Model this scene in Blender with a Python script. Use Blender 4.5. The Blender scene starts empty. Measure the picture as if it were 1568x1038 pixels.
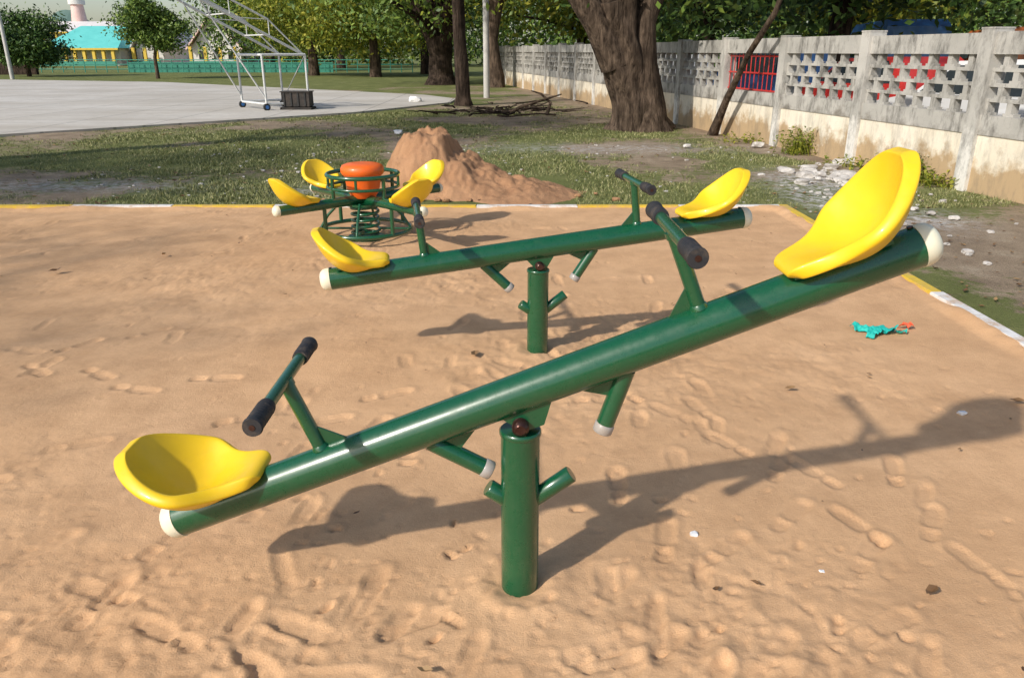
import bpy, math, random
import numpy as np
from mathutils import Vector, Matrix, noise as mn
random.seed(7); rng=np.random.default_rng(7)
sc=bpy.context.scene
R=math.radians

# ---------------------------------------------------------------- numpy noise
_tab=np.random.default_rng(3).random((256,256))
def vn(x,y,o=0):
    x=np.asarray(x,float)+o*17.3; y=np.asarray(y,float)+o*9.1
    xi=np.floor(x).astype(int); yi=np.floor(y).astype(int)
    fx=x-xi; fy=y-yi; fx=fx*fx*(3-2*fx); fy=fy*fy*(3-2*fy)
    a=_tab[xi&255,yi&255]; b=_tab[(xi+1)&255,yi&255]; c=_tab[xi&255,(yi+1)&255]; d=_tab[(xi+1)&255,(yi+1)&255]
    return (a*(1-fx)+b*fx)*(1-fy)+(c*(1-fx)+d*fx)*fy
def fbm(x,y,oct=4,o=0,g=.5):
    s=0;a=1;t=0
    ca,sa=math.cos(.6),math.sin(.6)
    for i in range(oct):
        s=s+a*vn(x,y,o+i); t+=a; a*=g
        x,y=(x*ca-y*sa)*2.03,(x*sa+y*ca)*2.03
    return s/t
def sstep(a,b,x):
    t=np.clip((x-a)/(b-a),0,1); return t*t*(3-2*t)

# ---------------------------------------------------------------- materials
def newmat(name):
    m=bpy.data.materials.new(name); m.use_nodes=True
    return m,m.node_tree,m.node_tree.nodes['Principled BSDF']
def coord(nt):
    for n in nt.nodes:
        if n.bl_idname=='ShaderNodeNewGeometry': return n.outputs['Position']
    return nt.nodes.new('ShaderNodeNewGeometry').outputs['Position']
def nz(nt,scale,detail=4,rough=.55,vec=None,stretch=None):
    n=nt.nodes.new('ShaderNodeTexNoise'); n.inputs['Scale'].default_value=scale
    n.inputs['Detail'].default_value=detail; n.inputs['Roughness'].default_value=rough
    v=vec or coord(nt)
    if stretch:
        mp=nt.nodes.new('ShaderNodeMapping'); mp.inputs['Scale'].default_value=stretch
        nt.links.new(v,mp.inputs['Vector']); v=mp.outputs[0]
    nt.links.new(v,n.inputs['Vector']); return n.outputs['Fac']
def ramp(nt,fac,stops):
    r=nt.nodes.new('ShaderNodeValToRGB'); e=r.color_ramp.elements
    while len(e)<len(stops): e.new(.5)
    for i,(p,c) in enumerate(stops):
        e[i].position=p; e[i].color=(c,c,c,1) if isinstance(c,(int,float)) else (*c,1)
    nt.links.new(fac,r.inputs[0]); return r.outputs[0]
def mix(nt,f,a,b,mode='MIX'):
    n=nt.nodes.new('ShaderNodeMix'); n.data_type='RGBA'; n.blend_type=mode
    for idx,v in ((0,f),(6,a),(7,b)):
        if isinstance(v,(int,float)): n.inputs[idx].default_value=v
        elif isinstance(v,tuple): n.inputs[idx].default_value=(*v,1)
        else: nt.links.new(v,n.inputs[idx])
    return n.outputs[2]
def math_(nt,op,a,b):
    n=nt.nodes.new('ShaderNodeMath'); n.operation=op
    for i,v in enumerate((a,b)):
        if isinstance(v,(int,float)): n.inputs[i].default_value=v
        else: nt.links.new(v,n.inputs[i])
    return n.outputs[0]
def bump(nt,b,h,strength=.5,dist=.01,prev=None):
    n=nt.nodes.new('ShaderNodeBump'); n.inputs['Strength'].default_value=strength; n.inputs['Distance'].default_value=dist
    nt.links.new(h,n.inputs['Height'])
    if prev: nt.links.new(prev,n.inputs['Normal'])
    nt.links.new(n.outputs[0],b.inputs['Normal']); return n.outputs[0]
def simple(name,c1,c2,scale=3,rough=.7,bscale=None,bd=.005,bs=.5,metal=0,coat=0,stretch=None):
    m,nt,b=newmat(name)
    f=ramp(nt,nz(nt,scale,4,.6,stretch=stretch),[(.3,c1),(.7,c2)])
    nt.links.new(f,b.inputs['Base Color']); b.inputs['Roughness'].default_value=rough
    b.inputs['Metallic'].default_value=metal
    if coat: b.inputs['Coat Weight'].default_value=coat; b.inputs['Coat Roughness'].default_value=.08
    if bscale: bump(nt,b,nz(nt,bscale,4,.6,stretch=stretch),bs,bd)
    return m
def paint(name,c,rough,coat,dust=.25,dustc=(.35,.25,.16),crough=.12):
    m,nt,b=newmat(name)
    base=mix(nt,nz(nt,6,3),tuple(x*.85 for x in c),tuple(min(1,x*1.12) for x in c))
    d=ramp(nt,nz(nt,22,6,.75),[(.5,0),(.72,dust)])
    nt.links.new(mix(nt,d,base,dustc),b.inputs['Base Color'])
    r=ramp(nt,nz(nt,30,5,.7),[(.3,rough*.8),(.7,min(1,rough*1.6))])
    nt.links.new(r,b.inputs['Roughness'])
    b.inputs['Coat Weight'].default_value=coat; b.inputs['Coat Roughness'].default_value=crough
    bump(nt,b,nz(nt,60,3),.08,.002)
    return m
M={}
M['green']=paint('green_paint',(.0025,.078,.029),.26,.7,.06,(.25,.22,.16),.16)
M['yellow']=paint('yellow_plastic',(.86,.565,.012),.38,.12,.12,(.5,.3,.08))
M['orange']=paint('orange_plastic',(.86,.14,.010),.38,.12,.10)
M['cream']=paint('cream_plastic',(.76,.74,.58),.45,0,.1)
M['black']=paint('black_rubber',(.022,.022,.025),.6,0,.25)
M['clear']=paint('grey_rubber',(.35,.33,.31),.4,.2,.4)
M['bolt']=simple('dark_steel',(.05,.02,.015),(.12,.07,.06),20,.3,metal=.7)
M['white']=paint('white_metal',(.62,.63,.62),.5,0,.3)
def barkmat(name,c1,c2):
    m,nt,b=newmat(name)
    f=nz(nt,16,6,.65,stretch=(1,1,.16)); g=nz(nt,3,4,.6)
    c=ramp(nt,f,[(.36,c1),(.62,c2)])
    c=mix(nt,ramp(nt,g,[(.35,.6),(.6,0)]),c,tuple(x*.6 for x in c1))
    nt.links.new(c,b.inputs['Base Color']); b.inputs['Roughness'].default_value=.95; b.inputs['Specular IOR Level'].default_value=.15
    bump(nt,b,f,1.0,.05); return m
M['bark']=barkmat('bark',(.035,.024,.017),(.17,.122,.088))
M['bark_dark']=barkmat('bark_dark',(.02,.014,.010),(.085,.06,.045))
M['concrete_pole']=simple('concrete_pole',(.42,.41,.38),(.55,.53,.5),3,.8)
def curbmat(name,c1,c2):
    m,nt,b=newmat(name)
    c=ramp(nt,nz(nt,12,4,.6),[(.3,c1),(.7,c2)])
    c=mix(nt,ramp(nt,nz(nt,7,7,.75),[(.48,0),(.62,.75)]),c,(.52,.33,.18))
    nt.links.new(c,b.inputs['Base Color']); b.inputs['Roughness'].default_value=.75
    bump(nt,b,nz(nt,60,4),.5,.004); return m
M['curbw']=curbmat('curb_white_paint',(.6,.58,.55),(.8,.79,.77))
M['curby']=curbmat('curb_yellow_paint',(.6,.4,.05),(.72,.52,.05))
M['teal']=simple('teal_roof',(.12,.55,.50),(.16,.64,.58),1,.5)
M['roofw']=simple('pale_roof',(.68,.64,.62),(.78,.74,.72),1,.6)
M['roofp']=simple('pink_roof',(.66,.42,.37),(.72,.52,.47),1,.6)
M['wallw']=simple('building_wall',(.6,.58,.54),(.74,.72,.68),1,.8)
M['yel']=simple('yellow_column',(.65,.45,.05),(.7,.5,.08),1,.7)
M['glass']=simple('dark_glass',(.02,.025,.03),(.04,.05,.055),2,.1)
M['tyre']=simple('tyre',(.02,.02,.02),(.04,.04,.04),10,.8)
M['redp']=simple('red_paint',(.45,.02,.02),(.55,.04,.03),3,.35,coat=.5)
M['bluep']=simple('blue_paint',(.03,.14,.42),(.04,.18,.5),3,.35,coat=.5)
M['whitep']=simple('white_paint',(.7,.7,.7),(.78,.78,.78),3,.35,coat=.5)
M['orangep']=simple('orange_paint',(.6,.16,.05),(.65,.2,.06),3,.4,coat=.3)
M['fenceg']=simple('green_fence_paint',(.03,.22,.16),(.05,.28,.2),3,.6)
M['ironbox']=simple('black_iron',(.012,.012,.012),(.06,.045,.035),4,.7,20,.01)
M['hill']=simple('hill_hazy_green',(.10,.17,.15),(.14,.21,.18),.05,1)  # bluish distance haze painted into the hill's green
M['cloth']=simple('teal_cloth',(.0,.34,.30),(.02,.5,.42),25,.7,80,.004)
M['clothr']=simple('red_cloth',(.7,.08,.03),(.8,.14,.05),25,.7)
M['paper']=simple('white_litter',(.6,.6,.6),(.85,.85,.85),20,.6)
M['rubble']=simple('rubble_stone',(.34,.31,.28),(.66,.63,.59),6,.9,25,.01)

def leafmat(name,stops,trans=0):
    m=bpy.data.materials.new(name); m.use_nodes=True; nt=m.node_tree
    b=nt.nodes['Principled BSDF']; out=[n for n in nt.nodes if n.type=='OUTPUT_MATERIAL'][0]
    g=nt.nodes.new('ShaderNodeNewGeometry')
    f=math_(nt,'ADD',math_(nt,'MULTIPLY',g.outputs['Random Per Island'],.55),math_(nt,'MULTIPLY',nz(nt,.9,2,.6),.5))
    col=ramp(nt,f,stops)
    nt.links.new(col,b.inputs['Base Color']); b.inputs['Roughness'].default_value=.5
    b.inputs['Specular IOR Level'].default_value=.3
    if trans:
        t=nt.nodes.new('ShaderNodeBsdfTranslucent'); nt.links.new(col,t.inputs['Color'])
        ms=nt.nodes.new('ShaderNodeMixShader'); ms.inputs[0].default_value=trans
        nt.links.new(b.outputs[0],ms.inputs[1]); nt.links.new(t.outputs[0],ms.inputs[2]); nt.links.new(ms.outputs[0],out.inputs['Surface'])
    return m
M['leaf']=leafmat('leaf_green',[(.2,(.04,.08,.016)),(.5,(.095,.16,.028)),(.8,(.20,.27,.045))])
M['leaf_y']=leafmat('leaf_yellowgreen',[(.2,(.085,.125,.02)),(.5,(.22,.27,.034)),(.8,(.44,.41,.06))],.35)
M['leaf_d']=leafmat('leaf_dark',[(.2,(.02,.046,.012)),(.5,(.05,.10,.02)),(.85,(.12,.20,.04))])
M['blade']=leafmat('grass_blade',[(.2,(.10,.115,.04)),(.5,(.185,.205,.07)),(.8,(.36,.33,.16))])
M['dead']=leafmat('dead_leaf',[(.2,(.08,.04,.02)),(.5,(.2,.11,.05)),(.8,(.35,.22,.1))])

# sand
def sandmat(name,dark,mid,light,b1=.35,b2=.4):
    m,nt,b=newmat(name)
    c=ramp(nt,nz(nt,.8,5,.6),[(.3,mid),(.7,light)])
    d=ramp(nt,nz(nt,3.5,6,.7),[(.35,0.6),(.6,0)])
    c=mix(nt,d,c,dark)
    c=mix(nt,ramp(nt,nz(nt,420,2,.6),[(.3,.5),(.6,0)]),c,dark)
    c=mix(nt,ramp(nt,nz(nt,300,2,.5),[(.64,0),(.75,.35)]),c,(.8,.68,.52))
    nt.links.new(c,b.inputs['Base Color']); b.inputs['Roughness'].default_value=.95
    b.inputs['Specular IOR Level'].default_value=.15
    p=bump(nt,b,nz(nt,45,5,.75),b1,.010)
    bump(nt,b,nz(nt,190,3,.7),b2,.004,p)
    return m
M['sand']=sandmat('sand',(.45,.265,.14),(.635,.385,.205),(.735,.465,.262),.32,.5)
M['mound']=sandmat('mound_sand',(.25,.13,.07),(.42,.23,.12),(.52,.30,.165),.9,.6)

# ground
m,nt,b=newmat('grass_ground'); M['ground']=m
at=nt.nodes.new('ShaderNodeAttribute'); at.attribute_name='grassmask'
ag=nt.nodes.new('ShaderNodeAttribute'); ag.attribute_name='gravel'
dirt=ramp(nt,nz(nt,2.2,6,.65),[(.3,(.22,.165,.115)),(.55,(.35,.27,.19)),(.75,(.46,.38,.28))])
gr=ramp(nt,nz(nt,1.3,6,.7),[(.3,(.11,.13,.042)),(.55,(.18,.20,.07)),(.75,(.31,.29,.13))])
gm=math_(nt,'ADD',at.outputs['Fac'],math_(nt,'MULTIPLY',math_(nt,'SUBTRACT',nz(nt,7,7,.75),.5),2.4))
c=mix(nt,ramp(nt,gm,[(.35,0),(.65,1)]),dirt,gr)
vg=nt.nodes.new('ShaderNodeTexVoronoi'); vg.inputs['Scale'].default_value=26; nt.links.new(coord(nt),vg.inputs['Vector'])
stone=mix(nt,vg.outputs['Color'],(.38,.36,.34),(.75,.73,.7))
gg=math_(nt,'MULTIPLY',ag.outputs['Fac'],ramp(nt,nz(nt,9,5,.7),[(.42,0),(.56,1)]))
c=mix(nt,gg,c,stone)
c=mix(nt,ramp(nt,nz(nt,45,5,.8),[(.3,.6),(.5,0)]),c,(.08,.065,.04))
nt.links.new(c,b.inputs['Base Color']); b.inputs['Roughness'].default_value=.97
b.inputs['Specular IOR Level'].default_value=.1
bump(nt,b,nz(nt,35,6,.75),.8,.03)
# court concrete
m,nt,b=newmat('court_concrete'); M['court']=m
c=ramp(nt,nz(nt,.35,6,.6),[(.3,(.50,.465,.41)),(.7,(.64,.60,.54))])
c=mix(nt,ramp(nt,nz(nt,5,6,.75),[(.35,.4),(.55,0)]),c,(.40,.36,.30))
c=mix(nt,ramp(nt,nz(nt,.22,5,.7,stretch=(1,2.2,1)),[(.42,.5),(.56,0)]),c,(.43,.38,.31))
br=nt.nodes.new('ShaderNodeTexBrick'); br.inputs['Scale'].default_value=.25; br.inputs['Mortar Size'].default_value=.006
br.offset=0
br.inputs['Color1'].default_value=(1,1,1,1); br.inputs['Color2'].default_value=(.94,.94,.94,1); br.inputs['Mortar'].default_value=(.6,.6,.6,1)
nt.links.new(coord(nt),br.inputs['Vector'])
c=mix(nt,1.0,c,br.outputs['Color'],'MULTIPLY')
nt.links.new(c,b.inputs['Base Color']); b.inputs['Roughness'].default_value=.9
# wall materials (height dependent stains)
def wallmat(name,clean1,clean2,stain,zlo,zhi,mild=.6):
    m,nt,b=newmat(name)
    c=ramp(nt,nz(nt,1.6,5,.6),[(.3,clean1),(.7,clean2)])
    sx=nt.nodes.new('ShaderNodeSeparateXYZ'); nt.links.new(coord(nt),sx.inputs[0])
    mr=nt.nodes.new('ShaderNodeMapRange'); nt.links.new(sx.outputs['Z'],mr.inputs[0])
    mr.inputs[1].default_value=zlo; mr.inputs[2].default_value=zhi; mr.inputs[3].default_value=.42; mr.inputs[4].default_value=-.25
    s=math_(nt,'ADD',mr.outputs[0],nz(nt,2.6,7,.7))
    c=mix(nt,ramp(nt,s,[(.52,0),(.68,1)]),c,stain)
    k=ramp(nt,nz(nt,5,7,.75,stretch=(1,1,.35)),[(.47,0),(.64,mild)])
    c=mix(nt,k,c,(.10,.095,.085))
    nt.links.new(c,b.inputs['Base Color']); b.inputs['Roughness'].default_value=.92
    bump(nt,b,nz(nt,30,5,.7),.5,.01)
    return m
M['wcream']=wallmat('cream_wall',(.70,.62,.48),(.82,.76,.64),(.46,.33,.19),0,.75,.35)
M['wgrey']=wallmat('grey_concrete',(.34,.33,.30),(.50,.48,.44),(.22,.2,.17),.3,1.0,.85)
M['wcol']=wallmat('column_concrete',(.36,.35,.32),(.52,.50,.46),(.70,.68,.63),.1,1.0,.75)

# ---------------------------------------------------------------- mesh builder
class MB:
    def __init__(s): s.v=[];s.f=[];s.m=[];s.sm=[];s.mats=[];s.M=Matrix.Identity(4)
    def mi(s,k):
        if k not in s.mats: s.mats.append(k)
        return s.mats.index(k)
    def add(s,vs,fs,mat,smooth=False):
        o=len(s.v); s.v+= [tuple(s.M@Vector(p)) for p in vs]
        k=s.mi(mat)
        for f in fs: s.f.append([i+o for i in f]); s.m.append(k); s.sm.append(smooth)
    def box(s,a,b,mat):
        x0,y0,z0=a;x1,y1,z1=b
        s.add([(x0,y0,z0),(x1,y0,z0),(x1,y1,z0),(x0,y1,z0),(x0,y0,z1),(x1,y0,z1),(x1,y1,z1),(x0,y1,z1)],
              [(0,3,2,1),(4,5,6,7),(0,1,5,4),(1,2,6,5),(2,3,7,6),(3,0,4,7)],mat)
    def tube(s,pts,rad,mat,seg=16,cap=True,rough=0,seed=0,bev=0,closed=False):
        pts=[Vector(p) for p in pts]
        if not hasattr(rad,'__len__'): rad=[rad]*len(pts)
        rad=list(rad)
        if bev and len(pts)>=2:
            d0=(pts[1]-pts[0]).normalized(); d1=(pts[-1]-pts[-2]).normalized()
            pts=[pts[0],pts[0]+d0*bev]+pts[1:-1]+[pts[-1]-d1*bev,pts[-1]]
            rad=[rad[0]-bev,rad[0]]+rad[1:-1]+[rad[-1],rad[-1]-bev]
        n=len(pts); vs=[]; ref=None
        for i,p in enumerate(pts):
            if closed: d=(pts[(i+1)%n]-pts[i-1]).normalized()
            else: d=(pts[min(i+1,n-1)]-pts[max(i-1,0)]).normalized()
            if ref is None:
                ref=d.orthogonal().normalized() if abs(d.z)>.9 else Vector((0,0,1)).cross(d).normalized()
            else:
                ref=(ref-d*ref.dot(d)).normalized()
            w=d.cross(ref)
            for k in range(seg):
                a=2*math.pi*k/seg; r=rad[i]
                q=ref*math.cos(a)+w*math.sin(a)
                if rough:
                    r*=1+rough*(mn.noise(Vector((math.cos(a)*1.6+seed,math.sin(a)*1.6,i*.12+p.z*.5)))*1.6+.9*mn.noise(Vector((math.cos(a)*4+seed,math.sin(a)*4,p.z*.8))))
                vs.append(p+q*r)
        fs=[]
        for i in range(n if closed else n-1):
            for k in range(seg):
                a=i*seg+k;b_=i*seg+(k+1)%seg;j=(i+1)%n
                fs.append((a,b_,j*seg+(k+1)%seg,j*seg+k))
        s.add(vs,fs,mat,True)
        if cap and not closed:
            s.add(vs[:seg],[tuple(range(seg-1,-1,-1))],mat)
            s.add(vs[-seg:],[tuple(range(seg))],mat)
    def prism(s,poly,ax,t0,t1,mat):
        def P(p,t):
            return {'y':(p[0],t,p[1]),'z':(p[0],p[1],t),'x':(t,p[0],p[1])}[ax]
        n=len(poly); vs=[P(p,t0) for p in poly]+[P(p,t1) for p in poly]
        fs=[tuple(range(n)),tuple(range(2*n-1,n-1,-1))]+[(i,(i+1)%n+0,(i+1)%n+n,i+n) for i in range(n)]
        s.add(vs,fs,mat)
    def obj(s,name,parent=None,fixn=False):
        me=bpy.data.meshes.new(name); me.from_pydata(s.v,[],s.f)
        for k in s.mats: me.materials.append(M[k])
        me.polygons.foreach_set('material_index',s.m); me.polygons.foreach_set('use_smooth',s.sm)
        me.update()
        if fixn:
            import bmesh
            bm=bmesh.new(); bm.from_mesh(me); bmesh.ops.recalc_face_normals(bm,faces=bm.faces); bm.to_mesh(me); bm.free()
        o=bpy.data.objects.new(name,me); sc.collection.objects.link(o)
        if parent: o.parent=parent
        return o
def empty(name,loc=(0,0,0),rz=0):
    e=bpy.data.objects.new(name,None); e.location=loc; e.rotation_euler=(0,0,rz); sc.collection.objects.link(e); return e
def meshobj(name,v,f,mat,parent=None,smooth=False):
    me=bpy.data.meshes.new(name)
    me.from_pydata(v if isinstance(v,list) else v.tolist(),[],f if isinstance(f,list) else f.tolist())
    me.materials.append(M[mat])
    if smooth: me.polygons.foreach_set('use_smooth',[True]*len(me.polygons))
    me.update()
    o=bpy.data.objects.new(name,me); sc.collection.objects.link(o)
    if parent: o.parent=parent
    return o
def gridfaces(nx,ny):
    i=np.arange(nx-1)[:,None]; j=np.arange(ny-1)[None,:]
    a=i*ny+j
    return np.stack([a,a+ny,a+ny+1,a+1],-1).reshape(-1,4)

# ---------------------------------------------------------------- ground layout functions
SX,SY=2.82,8.12       # sandbox inner edges
def wallx(y): return 5.44-.18*(y-9.35)
def grassmask(x,y):
    n=fbm(x*.55,y*.55,5,3)
    k=.68+(n-.5)*2.8
    k=k-.75*sstep(1.1,.2,wallx(y)-x)*(y<40)
    k=k-.70*sstep(2.9,3.6,x)*sstep(8.4,7.0,y)
    k=k-.40*np.exp(-((x-1.2)/3.2)**2-((y-18.5)/4.0)**2)
    k=k+.25*np.exp(-((x+5)/3)**2-((y-12)/3)**2)+.30*np.exp(-((x-2.6)/1.3)**2-((y-11)/2)**2)
    k=k+.8*sstep(30,45,y)
    return np.clip(k,0,1.3)
def gravel(x,y):
    g=1.2*np.exp(-((x-4.0)/.45)**2-((y-7.7)/.5)**2)+1.2*np.exp(-((x-3.9)/.6)**2-((y-9.9)/.9)**2)
    g=g+.8*np.exp(-((x+1.8)/1.1)**2-((y-9.3)/.35)**2)+.6*np.exp(-((x-1.6)/2.5)**2-((y-13.5)/.7)**2)+.9*np.exp(-((x-3.3)/.25)**2-((y-8.6)/.7)**2)
    g=g+.7*np.exp(-((x+5.5)/1.6)**2-((y-9.6)/.5)**2)
    return np.clip(g,0,1)
gx=np.unique(np.concatenate([[-900,-400,-200,-120,-80,-60,-45,-35,-28,-22,-18,-15],np.arange(-12,8,.11),[SX+.0,SX+.06,-9.06,-9.0],[9,10,12,15,20,28,40,60,90,150,250,500,900]]))
gy=np.unique(np.concatenate([[-400,-100,-40,-15,-6,-3.06,-3.0],np.arange(-2,8,.5),[SY+0.,SY+.06],np.arange(8.3,24,.11),np.arange(24,45,.5),[48,52,58,66,80,100,140,200,400,1200]]))
GX,GY=np.meshgrid(gx,gy,indexing='ij')
GZ=(fbm(GX*1.1,GY*1.1,4,11)-.5)*.045*((np.abs(GX)<14)&(GY<26)&(GY>7))
inb=(GX>-9.03)&(GX<SX+.03)&(GY>-3.03)&(GY<SY+.03)
GZ=np.where(inb,-.2,GZ)
me_v=np.stack([GX,GY,GZ],-1).reshape(-1,3)
g=meshobj('ground',me_v,gridfaces(len(gx),len(gy)),'ground',smooth=True)
a=g.data.attributes.new('grassmask','FLOAT','POINT'); a.data.foreach_set('value',grassmask(GX,GY).reshape(-1).astype(np.float32))
a=g.data.attributes.new('gravel','FLOAT','POINT'); a.data.foreach_set('value',gravel(GX,GY).reshape(-1).astype(np.float32))

# ---------------------------------------------------------------- sand pit
xs=np.concatenate([np.arange(-9,-5.6,.08),np.arange(-5.6,SX+.02,.0115)])
ys=list(np.arange(-3,.9,.1)); y=.9
while y<SY+.02: ys.append(y); y+=.006+.0042*(y-.9)
ys=np.array(ys+[SY+.02])
X,Y=np.meshgrid(xs,ys,indexing='ij')
act=np.clip(2.6*(fbm(X*1.1,Y*1.1,3,21)-.43),0,1.0)
act=act+.5*np.exp(-((X+.2)/1.2)**2-((Y-1.6)/.5)**2)*fbm(X*3,Y*3,2,77)*1.6
act=act*(1-.5*sstep(.6,1.6,X)*sstep(4.4,3.2,Y))
Z=(fbm(X*.8,Y*.8,2,5)-.5)*.035
def ridge(f,o,p=3):
    n=fbm(X*f,Y*f,3,o,.55); return np.clip(1-np.abs(2*n-1)*3.2,0,1)**p
Z+=.005*act*ridge(7,8)
Z-=.0065*act*ridge(4.5,36)
Z+=.0035*act*ridge(16,46)
Z+=.014*act*(fbm(X*12,Y*12,4,2,.62)-.5)
Z+=.006*(.08+act)*(fbm(X*34,Y*34,3,14,.65)-.5)
st=fbm((X*.7-Y*.72)*7.5,(X+Y)*.7,3,31)-.5
Z+=.028*st*sstep(-.6,-2.6,X)*sstep(2.5,4.5,Y)
prng=np.random.default_rng(11)
def dent(cx,cy,ang,L,W,dep,rimh,sharp=.85,wob=.5):
    i0,i1=np.searchsorted(xs,[cx-.35,cx+.35]); j0,j1=np.searchsorted(ys,[cy-.35,cy+.35])
    if i1<=i0 or j1<=j0: return
    x=X[i0:i1,j0:j1]-cx; y=Y[i0:i1,j0:j1]-cy
    u=x*math.cos(ang)+y*math.sin(ang); v=-x*math.sin(ang)+y*math.cos(ang)
    W2=W*(1-.25*np.cos(u/L*2.2))
    r=np.sqrt((u/L)**2+(v/W2)**2)+wob*(fbm(x*20+cx*3,y*20+cy*3,3,4,.6)-.5)
    side=.5+.5*np.tanh(u/L*2)
    Z[i0:i1,j0:j1]+=-dep*sstep(1.05,sharp-.1,r)+rimh*side*np.exp(-((r-1.2)/.2)**2)
def shoe(cx,cy,a,dep):
    c,s=math.cos(a),math.sin(a)
    dent(cx+c*.045,cy+s*.045,a,.085,.044,dep,.004,.95,.18)
    dent(cx-c*.085,cy-s*.085,a,.042,.034,dep*1.2,.003,.95,.18)
# walked trails
for (sx_,sy_,a0,n_) in [(-1.6,1.0,1.3,7),(.5,1.05,1.7,6),(-.9,1.1,.5,8),(.2,1.2,2.6,7),(-3.2,1.6,.9,9),(1.5,1.1,1.4,10),(-.2,3.0,1.2,8),(-2.4,2.6,.2,9),(-.5,.95,1.0,6),(.9,2.9,2.4,7),(-4,4,.4,8)]:
    x_,y_,a_=sx_,sy_,a0
    for k in range(n_):
        a_+=prng.normal(0,.22); x_+=math.cos(a_)*.33; y_+=math.sin(a_)*.33; q=.07*(1 if k%2 else -1)
        shoe(x_-math.sin(a_)*q,y_+math.cos(a_)*q,a_+prng.normal(0,.12),prng.uniform(.005,.011))
for k in range(150):
    if k<80: cx,cy=prng.normal(-.25,.9),prng.normal(1.55,.35)
    elif k<110: cx,cy=prng.normal(.2,.7),prng.normal(3.8,.5)
    else: cx,cy=prng.uniform(-4.8,2.0),prng.uniform(1.0,7.8)
    dent(cx,cy,prng.normal(1.3,.7),prng.uniform(.08,.13),prng.uniform(.035,.048),prng.uniform(.003,.010),prng.uniform(.002,.006))
for k in range(1300):
    cx,cy=(prng.normal(-.2,.95),prng.normal(1.6,.45)) if k<800 else (prng.uniform(-4,2.4),prng.uniform(1.0,6.5))
    l=prng.uniform(.008,.03)
    dent(cx,cy,prng.uniform(0,3.14),l,l*prng.uniform(.35,.9),prng.uniform(.002,.007),prng.uniform(.001,.005),wob=.9)
for k in range(34):
    cx,cy=prng.normal(-.35,.9),prng.normal(1.65,.5)
    l=prng.uniform(.02,.04)
    dent(cx,cy,prng.uniform(0,3.14),l,l*.6,prng.uniform(.010,.02),prng.uniform(.003,.008),wob=.9)
for (px,py) in ((.024,2.0),(.14,4.02)):
    r=np.hypot(X-px,Y-py); Z+=.010*np.exp(-((r-.12)/.05)**2)*fbm(X*20,Y*20,2,7)*2-.01*np.exp(-(r/.08)**2)
Z=np.clip(Z,-.07,.06)
edge=np.minimum(sstep(0,.12,SX-X),sstep(0,.12,SY-Y)); Z=Z*(.35+.65*edge)+(.012+.028*np.clip(fbm(X*2.3,Y*2.3,3,66)-.45,0,1)*3)*(1-edge)
meshobj('sand',np.stack([X,Y,Z],-1).reshape(-1,3),gridfaces(len(xs),len(ys)),'sand',smooth=True)

# curb
mb=MB()
def curbseg(x0,y0,x1,y1,mat):
    mb.prism([(x0+.008,y0+.002),(x1-.008,y0+.002),(x1-.002,y1-.008),(x0+.002,y1-.008)],'z',.0,.034,mat)
    mb.box((x0,y0,-.15),(x1,y1,.028),mat)
xx=SX; k=0
while xx>-9:
    x0=max(-9.1,xx-1.065); curbseg(x0+.002,SY,xx-.002,SY+.085,'curbw' if k%2==0 else 'curby'); xx=x0-.0; k+=1
    if xx<=-9.05: break
yy=SY+.085; k=0
while yy>-3:
    y0=yy-1.06; curbseg(SX,y0+.002,SX+.085,yy-.002,'curby' if k%2==0 else 'curbw'); yy=y0; k+=1
mb.obj('sandbox_curb',fixn=True)

# ---------------------------------------------------------------- seats
ROWS=[(0,.000,.050,0,90),(.006,.022,.070,0,90),(.030,.034,.084,.0,90),(.08,.030,.092,.010,92),(.135,.016,.108,.036,97),(.19,.004,.136,.074,106),
      (.245,.010,.158,.096,122),(.295,.048,.166,.096,145),(.328,.102,.158,.078,162),(.346,.152,.136,.050,172),(.356,.190,.104,.024,178),(.360,.212,.068,.008,180),(.361,.220,.034,.002,180)]
def seat(name,parent,Mx,scale=(1,1,1),mat='yellow'):
    bs=[-1,-.88,-.5,0,.5,.88,1]; v=[]
    for (s,n,w,r,a) in ROWS:
        for b in bs:
            d=r*abs(b)**2.0
            v.append(((s+d*math.cos(R(a)))*scale[0],w*b*scale[1],(n+d*math.sin(R(a)))*scale[2]))
    o=meshobj(name,v,gridfaces(len(ROWS),7),mat,parent,True)
    o.matrix_basis=Mx
    md=o.modifiers.new('th','SOLIDIFY'); md.thickness=.040; md.offset=-1
    md=o.modifiers.new('sub','SUBSURF'); md.levels=3; md.render_levels=3
    return o

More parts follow.
